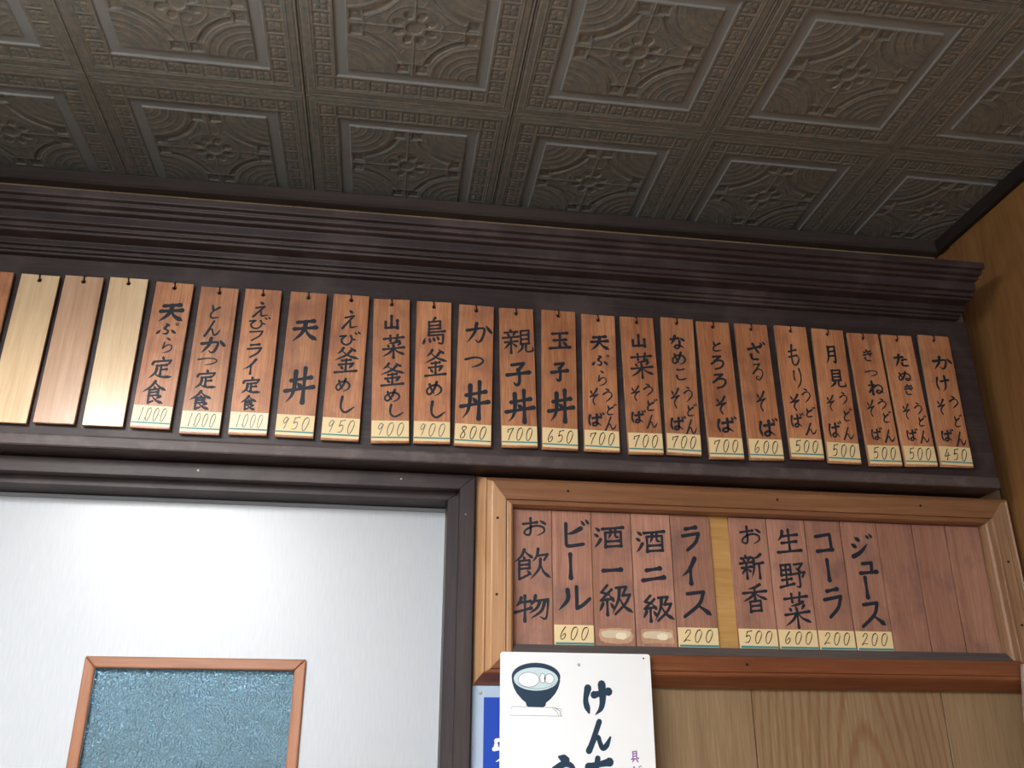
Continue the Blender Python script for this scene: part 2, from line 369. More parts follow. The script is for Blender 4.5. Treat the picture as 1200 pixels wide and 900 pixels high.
# ------------------------------------------------------------------ door and casing
def wood_l_casing():
    root = empty('trim_4', (0, 2.01, E)); tag(root, kind='structure')
    zc, zo, xc, xo = .5692, .6035, .1655, .2000
    def P(poly, y0, y1, mat, name='casing_board'):
        me = prism_xz(poly, y0, y1)
        o = link(name, me, mat, root); o.location = -Vector((0, 2.01, E))
        bv = o.modifiers.new('b', 'BEVEL'); bv.width = .0012; bv.segments = 1
        return o
    L = OX0 - .02
    P([(L, zo), (xo, zo), (xc, zc), (L, zc)], 2.010, 2.0395, M_dark)                # head, mitred
    P([(xo, zo), (xo, -E), (xc, -E), (xc, zc)], 2.010, 2.0395, M_darkZ)             # right jamb face
    P([(L, zo), (L, -E), (L + .035, -E), (L + .035, zc), (L, zc)], 2.010, 2.0395, M_darkZ)
    # inner lining (deeper rebate)
    P([(OX0 + .001, zc + .012), (OX1 - .001, zc + .012), (.1405, .5510), (OX0 + .001, .5510)], 2.045, 2.150, M_dark, 'head_lining')
    P([(OX1 - .001, zc + .012), (OX1 - .001, -E), (.1405, -E), (.1405, .5510)], 2.045, 2.150, M_darkZ, 'jamb_lining')
    for (sx, sz) in ((.030, .587), (-.42, .587)):
        s = link('screw', disc_me(.0032, .0015), M_metal, root); s.location = Vector((sx, 2.009, sz + E)) - root.location
    for (sx, sz) in ((.180, .510),):
        s = link('screw', disc_me(.0030, .0015), M_metal, root); s.location = Vector((sx, 2.009, sz + E)) - root.location
    return root
def disc_me(r, t, n=12):
    """low dome facing -Y"""
    v = [(0, -t, 0)]; f = []
    for k in range(n): v.append((r * .7 * math.cos(2 * math.pi * k / n), -t * .8, r * .7 * math.sin(2 * math.pi * k / n)))
    for k in range(n): v.append((r * math.cos(2 * math.pi * k / n), .0005, r * math.sin(2 * math.pi * k / n)))
    for k in range(n):
        k2 = (k + 1) % n
        f.append((0, 1 + k, 1 + k2)); f.append((1 + k, 1 + n + k, 1 + n + k2, 1 + k2))
    return fix(mesh(v, f))
wood_l_casing()

door = empty('door_1', (-.55, 2.12, 0)); tag(door, kind='structure')
def dpart(name, me, mat, loc=(0, 0, 0)):
    o = link(name, me, mat, door); o.location = Vector(loc) - door.location; return o
DX0, DX1, DZ = OX0 + .012, .1412, .5400
wx0, wx1, wz = -.600, -.176, .176           # glass opening of the door
me = fix(mesh([], []))
bm = bmesh.new()
def bbox(bm, x0, x1, y0, y1, z0, z1):
    r = bmesh.ops.create_cube(bm, size=1)
    for v in r['verts']: v.co = Vector((x0 + (v.co.x + .5) * (x1 - x0), y0 + (v.co.y + .5) * (y1 - y0), E + z0 + (v.co.z + .5) * (z1 - z0)))
def ring_prism(ox0, ox1, oz0, oz1, ix0, ix1, iz0, iz1, y0, y1):
    out = [(ox0, oz0), (ox1, oz0), (ox1, oz1), (ox0, oz1)]; inn = [(ix0, iz0), (ix1, iz0), (ix1, iz1), (ix0, iz1)]
    v = []
    for y in (y0, y1):
        for p in out + inn: v.append((p[0], y, p[1] + E))
    f = []
    for k in range(4):
        k2 = (k + 1) % 4
        f += [(k, k2, 4 + k2, 4 + k), (8 + k, 8 + k2, 12 + k2, 12 + k), (k, k2, 8 + k2, 8 + k), (4 + k, 4 + k2, 12 + k2, 12 + k)]
    return fix(mesh(v, f))
dpart('door_leaf', ring_prism(DX0, DX1, -E + .01, DZ, wx0, wx1, -.50, wz, 2.120, 2.148), M_door)
dpart('top_rail', box_me(DX0, DX1, 2.118, 2.150, E + DZ + .0005, E + DZ + .0095, .001), plain('grey_rail', (0.30, 0.33, 0.36), 0.5))
# moulded wooden surround of the glass, mitred, four pieces
fo = .020
def surround(pts, name, mat):
    v = []; n = 4
    for y, q in ((2.111, pts), (2.1195, pts)): v += [(x, y, z + E) for x, z in q]
    f = [(0, 1, 2, 3), (7, 6, 5, 4)] + [(i, (i + 1) % 4, 4 + (i + 1) % 4, 4 + i) for i in range(4)]
    o = dpart(name, fix(mesh(v, f)), mat); bv = o.modifiers.new('b', 'BEVEL'); bv.width = .0035; bv.segments = 2
a0, a1, a2, a3 = wx0 - fo, wx1 + fo, wz + fo, -.50 - fo
i0, i1, i2, i3 = wx0 + .004, wx1 - .004, wz - .004, -.496
surround([(a0, a2), (a1, a2), (i1, i2), (i0, i2)], 'surround_rail', M_winframe)
surround([(a0, a3), (i0, i3), (i1, i3), (a1, a3)], 'surround_rail', M_winframe)
surround([(a0, a3), (a0, a2), (i0, i2), (i0, i3)], 'surround_stile', M_winframeZ)
surround([(a1, a3), (i1, i3), (i1, i2), (a1, a2)], 'surround_stile', M_winframeZ)
dpart('glass_pane', box_me(wx0 + .001, wx1 - .001, 2.131, 2.136, E - .499, E + wz - .001), M_glass)

# ------------------------------------------------------------------ brush lettering
G = {
'天': 'h 22,24 78,20|h 12,48 88,44|t 50,22 48,45 36,68 10,92|r 50,46 64,70 94,90',
'丼': 'h 22,36 84,30|h 6,63 94,56|t 34,12 34,50 28,75 12,92|h 64,4 64,96|d 44,44 54,54',
'定': 'd 50,2 54,14|d 18,20 14,36|h 18,24 84,20 84,20 78,34|h 32,42 70,39|h 50,40 50,80|h 50,59 72,57|t 34,52 30,72 8,94|r 26,72 50,88 96,90',
'食': 't 50,2 36,24 6,46|r 50,6 66,24 96,42|d 50,24 53,32|h 32,38 68,35 68,35 68,62|h 34,49 66,47|h 33,62 68,60|h 33,38 34,92 34,92 52,84|t 78,66 62,76|r 48,66 64,82 92,96',
'山': 'h 50,8 50,80|h 20,42 20,82 20,82 82,80|h 80,38 80,86',
'菜': 'h 10,16 90,13|h 36,3 37,26|h 66,2 62,25|t 74,28 56,34 28,38|d 24,42 30,50|d 46,40 50,48|t 76,38 66,50|h 8,61 92,57|h 50,50 50,99|t 48,58 34,76 6,92|r 52,58 66,74 96,88',
'釜': 't 36,2 28,14 14,24|r 62,2 70,8 84,18|t 66,12 48,30 6,48|r 32,14 56,32 96,46|h 34,50 66,48|h 24,65 76,62|h 50,46 50,90|d 30,70 38,80|t 72,68 62,80|h 10,93 90,90',
'鳥': 't 52,0 42,12|h 28,14 28,62|h 28,15 72,13 72,13 72,40|h 30,28 70,27|h 30,40 72,39|h 28,52 90,50|h 28,63 84,62 84,62 82,92 68,92|d 14,72 8,90|d 30,72 34,86|d 46,70 50,82|d 60,68 66,78',
'親': 'd 26,3 28,12|h 8,16 48,14|d 16,20 22,30|t 40,18 34,30|h 2,36 52,33|h 8,53 48,50|h 28,36 28,94|t 26,54 6,78|r 30,56 48,72|h 60,12 60,62|h 60,12 86,10 86,10 86,62|h 60,28 84,27|h 60,44 84,43|h 60,61 86,60|t 66,62 62,80 46,96|s 76,62 76,86 84,92 98,88 97,74',
'子': 'h 24,14 74,10 74,10 52,36|s 50,34 55,60 52,88 40,92 32,82|h 4,52 96,47',
'玉': 'h 18,14 82,11|h 24,48 76,45|h 50,14 50,84|h 6,88 94,84|d 64,56 78,72',
'月': 't 30,8 30,50 24,76 10,96|h 30,10 76,8 76,8 76,90 62,88|h 32,34 74,33|h 31,58 74,57',
'見': 'h 28,6 28,60|h 28,7 72,5 72,5 72,60|h 30,24 70,23|h 30,42 70,41|h 28,60 72,59|t 40,60 36,78 10,96|s 58,60 58,86 68,94 94,92 95,76',
'飲': 't 28,2 20,22 2,40|r 28,6 38,18 52,30|d 26,24 28,31|h 14,38 42,36 42,36 42,62|h 16,50 40,49|h 14,62 42,61|h 14,38 14,94 14,94 38,82|d 36,68 44,80|t 66,2 62,24 50,42|h 62,24 92,20 92,20 82,38|t 72,34 68,64 44,96|r 72,48 80,74 99,94',
'物': 't 18,10 14,26 3,42|h 12,28 44,24|h 28,2 28,98|h 1,64 46,50|t 58,4 54,24 42,42|s 56,24 93,19 93,19 92,54 86,92 70,84|t 70,26 62,50 40,70|t 84,26 74,62 44,90',
'酒': 'd 6,10 18,22|d 1,36 12,46|t 22,60 14,76 2,94|h 28,16 98,12|h 38,32 38,94|h 38,32 90,30 90,30 90,94|t 56,16 56,36 48,58|s 72,16 72,48 84,54|h 40,70 88,69|h 38,92 90,91',
'一': 'h 2,58 98,42', '二': 'h 20,22 82,12|h 2,84 98,70',
'級': 'h 28,2 10,24 10,24 32,32|h 40,16 8,50 8,50 44,46|d 34,36 44,52|h 26,48 26,96|t 14,60 4,84|d 36,60 44,76|t 62,14 58,50 40,94|h 52,12 82,10 82,10 70,38 70,38 92,36 92,36 78,64 48,96|r 60,42 74,72 99,94',
'新': 'd 26,2 28,12|h 8,16 50,14|d 16,20 22,30|t 40,18 34,30|h 2,36 54,33|h 8,54 50,51|h 28,36 28,96|t 26,56 6,80|r 30,58 48,72|t 92,4 78,14 60,20|t 60,18 60,56 48,94|h 60,42 99,38|h 82,42 82,98',
'香': 't 72,2 50,12 26,16|h 6,30 94,27|h 50,12 50,54|t 48,32 34,46 4,60|r 52,32 66,44 96,58|h 30,62 30,98|h 30,62 70,60 70,60 70,98|h 32,78 68,77|h 30,96 70,95',
'生': 't 28,6 24,26 8,46|h 24,28 86,24|h 22,56 80,52|h 52,2 52,90|h 4,94 96,90',
'野': 'h 10,10 10,48|h 10,10 46,8 46,8 46,48|h 12,29 44,28|h 10,47 46,46|h 28,10 28,86|h 10,66 46,63|h 2,92 54,82|h 60,10 92,7 92,7 74,30|d 66,22 80,36|h 54,46 98,40 98,40 88,58|s 76,42 76,92 62,92',
'具': 'h 26,4 26,64|h 26,4 74,4 74,4 74,64|h 28,24 72,24|h 28,44 72,44|h 6,66 94,66|t 38,70 14,96|d 62,70 88,96',
'安': 'd 50,0 50,14|h 10,20 10,36|h 10,18 90,18 90,18 88,36|t 46,26 32,58 60,74 86,96|t 70,50 52,80 10,98|h 2,50 98,50',
'と': 'd 30,4 38,42|s 82,24 44,44 24,66 34,90 88,88',
'ん': 's 54,2 30,56 10,96 10,96 34,58 48,54 54,72 64,92 80,84 96,58',
'か': 's 6,36 64,26 72,40 62,80 50,92 38,80|t 42,2 34,48 8,94|d 78,16 98,48',
'つ': 's 2,34 50,18 86,28 92,54 70,80 36,96',
'え': 'd 42,2 58,14|s 20,40 70,32 70,32 8,96 8,96 42,60 52,68 56,92 96,88',
'ひ': 's 4,30 38,24 38,24 14,56 22,86 46,98 68,80 74,50 66,26 66,26 76,50 98,60',
'フ': 'h 8,16 92,10 92,10 74,54 24,96',
'ラ': 'h 26,10 76,6|h 8,38 90,32 90,32 72,68 28,98',
'イ': 't 84,2 50,42 4,66|h 54,36 54,98',
'め': 's 22,18 34,56 50,84|s 66,4 52,50 24,88 6,74 10,50 44,26 78,30 96,58 84,84 56,98',
'し': 's 22,2 16,50 24,82 50,96 96,66',
'ら': 'd 34,2 62,16|s 24,32 16,68 16,68 50,48 82,54 84,76 62,90 22,98',
'ふ': 'd 42,4 60,20|s 48,28 40,46 60,64 56,88 34,90|d 20,60 4,86|d 76,56 98,82',
'う': 'd 30,2 62,14|s 10,42 50,26 84,36 84,64 32,98',
'そ': 'd 20,10 30,28|t 82,4 58,28 14,46|h 14,48 88,38 88,38 54,54 42,74 56,96',
'は': 's 16,12 8,50 18,92|h 36,34 94,28|s 66,8 66,56 64,86 44,92 34,80 50,68 72,74 96,92',
'な': 'h 6,26 56,20|t 34,2 26,34 4,62|d 70,18 94,36|s 64,38 64,74 50,94 30,84 44,70 72,76 94,92',
'こ': 's 20,16 50,18 84,10|s 14,62 26,90 60,94 94,84',
'ろ': 'h 22,10 74,8 74,8 8,60 8,60 46,38 84,44 88,68 66,90 32,98',
'る': 's 22,8 74,6 74,6 8,58 8,58 46,36 84,44 86,72 58,96 34,88 38,74 60,82',
'さ': 'h 10,32 88,20|s 42,2 60,36 76,60|s 24,64 30,90 72,94',
'も': 's 42,2 32,50 36,88 62,98 88,76 84,54|h 12,32 72,28|h 8,58 72,54',
'り': 's 20,12 16,42 24,64|s 72,4 84,40 72,74 36,98',
'き': 'h 16,22 78,14|h 10,44 84,36|s 38,2 58,38 76,62|s 18,68 28,92 72,96',
'ね': 'h 26,2 26,98|s 4,30 38,24 38,24 2,80 2,80 40,42 68,30 90,46 88,76 66,92 50,82 62,70 80,78 99,94',
'た': 'h 6,24 60,20|t 36,2 28,44 4,94|s 54,46 72,40 90,44|s 50,68 56,88 94,90',
'ぬ': 's 14,20 24,52 40,82|s 56,8 44,50 18,86 4,68 14,42 46,24 80,34 88,62 74,90 54,86 58,72 78,78 98,94',
'け': 's 16,10 6,50 18,90|h 40,34 98,28|t 72,2 74,50 66,80 44,98',
'お': 'h 4,32 60,26|s 34,4 34,72 24,90 8,78 18,60 52,44 84,52 88,76 62,94|d 72,18 94,36',
'ヒ': 't 86,26 54,40 26,46|h 22,4 22,84 22,84 34,92 96,88',
'ー': 'h 50,2 52,98', 'ル': 't 30,14 30,54 2,96|h 58,2 58,92 58,92 76,80 99,54',
'ス': 'h 18,10 76,6 76,6 58,52 4,96|r 52,56 72,72 98,96',
'コ': 'h 4,16 90,8 90,8 92,90|h 6,94 96,90', 'シ': 'd 28,6 46,20|d 4,36 24,50|t 6,96 48,78 92,40',
'ュ': 'h 20,14 74,8 74,8 68,86|h 2,96 98,88',
'ち': 'h 8,26 88,18|s 44,2 36,34 20,60 20,60 54,44 84,54 80,80 34,98',
}
MARK = {'ば': ('は', 1), 'び': ('ひ', 1), 'ど': ('と', 1), 'ざ': ('さ', 1), 'ビ': ('ヒ', 1), 'ジ': ('シ', 1), 'だ': ('た', 1), 'ぷ': ('ふ', 2)}
DG = {'0': 's 62,2 30,10 12,50 22,92 50,98 78,60 84,20 60,2', '1': 'h 60,4 40,98',
 '2': 's 20,28 44,4 76,10 70,40 10,94 10,94 40,84 92,92', '4': 'h 56,4 12,66 12,66 90,60|h 66,38 50,99',
 '5': 'h 34,6 26,46|s 26,46 62,40 78,62 58,92 10,92|h 34,8 88,4', '6': 's 62,2 24,44 18,82 44,98 74,76 62,54 22,76',
 '7': 'h 18,12 14,34|h 18,14 88,8 88,8 50,60 36,99', '8': 's 78,14 44,4 24,22 72,66 56,96 20,90 26,64 80,20 70,8',
 '9': 's 78,20 48,6 22,34 44,52 80,18 80,18 60,70 44,99', ',': 't 60,80 40,120'}
def crom(P, n=6):
    if len(P) < 3: return [P[0], P[-1]] if len(P) == 2 else P
    out = []
    Q = [(2 * P[0][0] - P[1][0], 2 * P[0][1] - P[1][1])] + P + [(2 * P[-1][0] - P[-2][0], 2 * P[-1][1] - P[-2][1])]
    for i in range(1, len(Q) - 2):
        p0, p1, p2, p3 = Q[i - 1], Q[i], Q[i + 1], Q[i + 2]
        for k in range(n):
            t = k / n
            out.append(tuple(.5 * (2 * p1[c] + (p2[c] - p0[c]) * t + (2 * p0[c] - 5 * p1[c] + 4 * p2[c] - p3[c]) * t * t + (3 * p1[c] - p0[c] - 3 * p2[c] + p3[c]) * t ** 3) for c in (0, 1)))
    out.append(P[-1]); return out
PROF = {'h': [(0, 1.15), (.15, .95), (.5, .78), (.85, 1.0), (1, 1.3)], 't': [(0, 1.25), (.4, 1.05), (.75, .75), (1, .15)],
        'r': [(0, .45), (.45, .85), (.8, 1.35), (1, .3)], 'd': [(0, .4), (.55, 1.25), (1, 1.0)], 's': [(0, 1.15), (.4, .78), (.8, .95), (1, .35)],
        'u': [(0, 1), (1, .9)]}
def prof_w(kind, t):
    P = PROF[kind]
    for (a, wa), (b2, wb_) in zip(P[:-1], P[1:]):
        if t <= b2: return wa + (wb_ - wa) * (t - a) / (b2 - a)
    return P[-1][1]
TILT = .09          # written lines rise a little to the right
class Ink:
    """flat brush strokes gathered into one mesh in the x-z plane facing -Y"""
    def __init__(self): self.v = []; self.f = []; self.k = 0
    def ribbon(self, pts, kind, W, y):
        """pts: list of (x,z) metres"""
        segs = [0]
        for a, b2 in zip(pts[:-1], pts[1:]): segs.append(segs[-1] + math.hypot(b2[0] - a[0], b2[1] - a[1]))
        T = segs[-1] or 1e-6
        # resample straight strokes
        if len(pts) == 2: pts = [(pts[0][0] + (pts[1][0] - pts[0][0]) * k / 6, pts[0][1] + (pts[1][1] - pts[0][1]) * k / 6) for k in range(7)]; segs = [T * k / 6 for k in range(7)]
        y -= self.k * 1.5e-5; self.k += 1
        n = len(pts); base = len(self.v)
        for i, p in enumerate(pts):
            a = pts[max(i - 1, 0)]; c = pts[min(i + 1, n - 1)]
            dx, dz = c[0] - a[0], c[1] - a[1]; L = math.hypot(dx, dz) or 1e-9
            w = prof_w(kind, segs[i] / T) * W / 2
            self.v += [(p[0] - dz / L * w, y, p[1] + dx / L * w), (p[0] + dz / L * w, y, p[1] - dx / L * w)]
        for i in range(n - 1):
            q = base + 2 * i; self.f.append((q, q + 1, q + 3, q + 2))
        for i, q, sg in ((0, base, -1), (n - 1, base + 2 * n - 2, 1)):      # rounded ends
            a = self.v[q]; c = self.v[q + 1]; mx_, mz_ = (a[0] + c[0]) / 2, (a[2] + c[2]) / 2
            ux, uz = a[0] - mx_, a[2] - mz_; tx, tz_ = uz * sg, -ux * sg
            b0 = len(self.v)
            for k in range(1, 4):
                th = math.pi * k / 4
                self.v.append((mx_ + ux * math.cos(th) + tx * math.sin(th), y, mz_ + uz * math.cos(th) + tz_ * math.sin(th)))
            self.f.append((q, b0, b0 + 1, b0 + 2, q + 1))
        return self
    def glyph(self, spec, x0, x1, z0, z1, W, y, slant=0.0):
        """z0 top, z1 bottom"""
        for st in spec.split('|'):
            kind, rest = st[0], st[2:].split()
            P = [tuple(float(q) for q in p.split(',')) for p in rest]
            P = [(x0 + (x1 - x0) * (px / 100 + slant * (50 - py) / 100), z0 + (z1 - z0) * (py - TILT * (px - 50)) / 100) for px, py in P]
            runs = [[P[0]]]
            for a, b2 in zip(P[:-1], P[1:]):
                if a == b2: runs.append([b2])
                else: runs[-1].append(b2)
            runs = [r for r in runs if len(r) > 1]
            if len(runs) == 1: self.ribbon(crom(runs[0]), kind, W, y)
            else:
                for i, r in enumerate(runs):
                    self.ribbon(crom(r), kind if i == len(runs) - 1 and kind != 'h' else 'u', W * (.95 if kind == 'h' else .85), y)
    def char(self, c, x0, x1, z0, z1, W, y):
        if c in MARK:
            b_, k = MARK[c]; xm = x0 + (x1 - x0) * .86; zm = z0 + (z1 - z0) * .08
            self.glyph(G[b_], x0, xm, zm, z1, W, y)
            w, h = x1 - x0, z1 - z0
            if k == 1:
                self.glyph('d 0,20 40,80|d 60,0 100,60', x0 + w * .76, x1 + w * .02, z0 - h * .03, z0 + h * .2, W * .7, y)
            else:
                cx, cz, r = x0 + w * .9, z0 + h * .12, min(w, -h) * .085
                self.ribbon([(cx + r * math.cos(q * math.pi / 5), cz + r * math.sin(q * math.pi / 5)) for q in range(11)], 'u', W * .45, y)
        else: self.glyph(G[c], x0, x1, z0, z1, W, y)
    def mesh(self):
        me = mesh(self.v, self.f)
        # every face looks towards the room (-Y)
        bm = bmesh.new(); bm.from_mesh(me); bm.normal_update()
        bmesh.ops.reverse_faces(bm, faces=[f for f in bm.faces if f.normal.y > 0]); bm.to_mesh(me); bm.free()
        return me

# ------------------------------------------------------------------ the long board with its cornice
mb = empty('menu_board', (0, YW, E + .6077)); tag(mb, 'long dark brown wall board under a stepped cornice, hung with menu plaques', 'menu board')
def mpart(name, o):
    o.parent = mb; o.location = o.location - mb.location; return o
bprof = [(YB, .6127), (YB, 1.0625), (2.0395, 1.0625), (2.0395, .6077), (YB + .005, .6077)]
mpart('backboard', extrude_profile('backboard', bprof, XL + .05, 1.4867, M_dark))
# slightly proud bottom strip of the board (worn edge line)
mpart('bottom_lip', extrude_profile('bottom_lip', [(YB - .003, .612), (YB - .003, .632), (YB - .0005, .6365), (YB - .0005, .609)], XL + .05, 1.4862, M_worn))
cp = [(1.8008, 1.1577), (1.8008, 1.1402), (1.8145, 1.1402), (1.8145, 1.1315), (1.832, 1.1315), (1.832, 1.1249), (1.8498, 1.1249), (1.8498, 1.103), (1.8644, 1.103), (1.8644, 1.0943), (1.8757, 1.0943), (1.8757, 1.0889), (1.9101, 1.0889), (1.9101, 1.0746), (1.9219, 1.0746), (1.9219, 1.068), (1.9319, 1.068), (1.9319, 1.063), (2.0395, 1.063), (2.0395, 1.1577)]
cn = mpart('cornice', extrude_profile('cornice', cp, XL + .05, 1.462, M_dark))
bv = cn.modifiers.new('b', 'BEVEL'); bv.width = .0022; bv.segments = 2; bv.limit_method = 'ANGLE'

# ------------------------------------------------------------------ hanging plaques
PLQ = [  # centre x at top, top z, width, height, tilt (deg), material, text layout, price
 (-0.9070, 1.0100, .083, .357, 0.2, 'T', '', ''),
 (-0.8079, 1.0091, .0812, .3567, -.48, 'P', '', ''), (-0.7137, 1.0127, .0832, .357, -.27, 'M', '', ''), (-0.616, 1.0162, .0834, .3611, .1, 'P', '', ''),
 (-0.5137, 1.0122, .0829, .3576, -.71, 'T', '天.13,.29,.17,.89 ぷ.285,.375,.24,.8 ら.39,.5,.42,.75 定.52,.68,.2,.85 食.69,.85,.12,.77', '1,000'),
 (-0.4124, 1.0076, .0859, .3609, -.15, 'T', 'と.12,.23,.27,.63 ん.24,.35,.23,.68 か.36,.47,.2,.83 つ.49,.55,.2,.72 定.575,.71,.17,.78 食.72,.85,.1,.7', '1,000'),
 (-0.3135, 1.0102, .0818, .3599, .33, 'T', 'え.09,.2,.26,.72 び.2,.285,.2,.75 フ.295,.37,.23,.63 ラ.39,.485,.22,.65 イ.5,.6,.18,.57 定.615,.735,.17,.74 食.745,.845,.2,.66', '1,000f'),
 (-0.2095, 1.0104, .0844, .3608, -.34, 'T', '天.17,.365,.12,.88 丼.53,.785,.1,.92', '950f'),
 (-0.1099, 1.0117, .0837, .3642, -.28, 'T', 'え.11,.245,.28,.75 び.265,.36,.26,.8 釜.375,.56,.14,.86 め.59,.68,.27,.66 し.71,.82,.38,.83', '950f'),
 (-0.0147, 1.0077, .0863, .3604, 2.35, 'T', '山.115,.23,.23,.77 菜.26,.425,.23,.9 釜.46,.625,.18,.9 め.645,.73,.33,.75 し.745,.83,.42,.87', '900f'),
 (0.0859, 1.0086, .0823, .3576, 1.09, 'T', '鳥.12,.325,.16,.89 釜.35,.55,.22,.92 め.58,.68,.32,.76 し.715,.83,.4,.88', '900f'),
 (0.1883, 1.0065, .085, .3571, -.54, 'T', 'か.13,.285,.2,.95 つ.37,.46,.22,.76 丼.55,.83,.1,.95', '800'),
 (0.2848, 1.0057, .0836, .3543, 1.42, 'T', '親.15,.345,.08,.97 子.395,.58,.17,.85 丼.6,.84,.1,.97', '700'),
 (0.3889, 1.0075, .0844, .3571, -.29, 'T', '玉.155,.3,.2,.86 子.38,.53,.27,.75 丼.58,.82,.15,.93', '650'),
 (0.4884, 1.0031, .0839, .3526, -.44, 'T', '天.14,.28,.2,.83 ぷ.3,.39,.28,.8 ら.42,.535,.4,.72 う.55,.65,.55,.86 そ.555,.68,.15,.46 ど.66,.745,.62,.94 ば.73,.83,.12,.57 ん.755,.85,.58,.94', '700'),
 (0.5858, 1.0042, .0843, .3546, .86, 'T', '山.13,.24,.22,.8 菜.275,.46,.18,.92 う.5,.59,.53,.85 そ.52,.63,.15,.46 ど.61,.7,.56,.92 ば.695,.79,.13,.55 ん.725,.82,.55,.9', '700'),
 (0.6886, 1.0089, .0834, .3572, -.95, 'T', 'な.135,.24,.25,.7 め.26,.355,.28,.7 こ.375,.47,.35,.72 う.51,.625,.56,.86 そ.53,.68,.16,.48 ど.635,.73,.6,.93 ば.73,.835,.13,.58 ん.75,.855,.56,.92', '700'),
 (0.7811, 1.0053, .0859, .358, .94, 'T', 'と.145,.23,.35,.72 ろ.255,.36,.3,.74 ろ.39,.5,.29,.75 そ.56,.69,.3,.68 ば.705,.82,.3,.87', '700'),
 (0.8813, 1.0065, .0858, .3572, .79, 'T', 'ざ.14,.28,.28,.84 る.3,.43,.36,.72 そ.51,.66,.36,.7 ば.705,.84,.36,.92', '600'),
 (0.9858, 1.0084, .0833, .3519, .42, 'T', 'も.145,.31,.3,.68 り.33,.485,.36,.68 う.48,.59,.56,.86 そ.53,.655,.15,.5 ど.62,.7,.58,.92 ば.67,.78,.12,.52 ん.74,.825,.52,.9', '500'),
 (1.0848, 1.0065, .0831, .3564, -.55, 'T', '月.125,.27,.3,.75 見.31,.45,.3,.88 う.48,.575,.58,.86 そ.51,.63,.15,.44 ど.6,.7,.6,.92 ば.7,.825,.12,.52 ん.74,.83,.54,.9', '500'),
 (1.1804, 1.0017, .0846, .3528, 1.1, 'T', 'き.13,.22,.38,.72 つ.285,.34,.35,.77 ね.375,.475,.38,.85 う.505,.59,.57,.87 そ.52,.65,.2,.48 ど.6,.69,.62,.93 ば.725,.82,.2,.55 ん.74,.83,.57,.94', '500'),
 (1.2728, 1.0028, .0832, .3508, 1.23, 'T', 'た.155,.255,.27,.75 ぬ.285,.365,.3,.74 き.39,.47,.4,.73 う.525,.62,.6,.88 そ.54,.66,.2,.48 ど.625,.71,.62,.92 ば.725,.82,.2,.56 ん.74,.83,.58,.92', '500'),
 (1.3763, 1.0088, .0859, .3545, -.5, 'T', 'か.165,.27,.3,.93 け.32,.44,.3,.72 う.47,.565,.6,.92 そ.5,.62,.18,.48 ど.61,.71,.62,.92 ば.725,.82,.16,.55 ん.74,.845,.58,.94', '450'),
]
HD, HR = .014, .0047      # hole: distance from the top, radius
def plaque_mesh(w, h, t, hole=True):
    """board outline with a round hole near its top, origin at the hole, front face at y=-t"""
    cu = bpy.data.curves.new('c', 'CURVE'); cu.dimensions = '2D'; cu.fill_mode = 'BOTH'; cu.extrude = t / 2 - .0007; cu.bevel_depth = .0007; cu.bevel_resolution = 0
    def spl(P):
        s = cu.splines.new('POLY'); s.points.add(len(P) - 1); s.use_cyclic_u = True
        for k, p in enumerate(P): s.points[k].co = (p[0], p[1], 0, 1)
    e = .0007
    spl([(-w / 2 + e, -h + HD + e), (w / 2 - e, -h + HD + e), (w / 2 - e, HD - e), (-w / 2 + e, HD - e)])
    if hole: spl([((HR + e) * math.cos(k * math.pi / 6), (HR + e) * math.sin(k * math.pi / 6)) for k in range(12)][::-1])
    o = bpy.data.objects.new('tmp', cu); me = bpy.data.meshes.new_from_object(o)
    bpy.data.objects.remove(o); bpy.data.curves.remove(cu)
    me.transform(Matrix(((1, 0, 0, 0), (0, 0, -1, -t / 2), (0, 1, 0, 0), (0, 0, 0, 1)))); fix(me)
    if hole:
        for p in me.polygons:
            if abs(p.normal.y) < .3: p.material_index = 1
    return me
def quad(x0, x1, z0, z1, y):
    return mesh([(x0, y, z0), (x1, y, z0), (x1, y, z1), (x0, y, z1)], [(0, 1, 2, 3)])
def price(root, txt, w, ztop, zbot, yf, stripe_low=False, cream=None):
    """paper sticker with handwritten figures and a teal line"""
    faded = txt.endswith('f'); txt = txt.rstrip('f')
    st = link('price_sticker', box_me(-w / 2 + .001, w / 2 - .0005, yf - .0005, yf, zbot, ztop), cream or M_cream, root)
    hh = ztop - zbot
    sz = zbot + hh * (.02 if stripe_low else .13)
    link('teal_line', quad(-w / 2 + (.004 if stripe_low else .0015), w / 2 - .0008, sz, sz + hh * (.10 if stripe_low else .07), yf - .0006), M_teal, st)
    ik = Ink(); ds = [c for c in txt if c != ',']
    n = len(ds); cw = w * (.74 / n) if n > 3 else w * .26; x = -cw * n / 2 * 1.02 + w * .02
    for c in ds:
        ik.glyph(DG[c], x + cw * .08, x + cw * .86, ztop - hh * .10, ztop - hh * .74, .0015 if n > 3 else .0023, yf - .0007, slant=.22)
        x += cw * 1.02
    if ',' in txt:
        ik.glyph('t 60,0 30,100', -cw * 1.0 + w*.01, -cw * .88 + w*.01, ztop - hh * .6, ztop - hh * .8, .001, yf - .0007)
    link('price_figures', ik.mesh(), M_penlight if faded else M_pen, st)
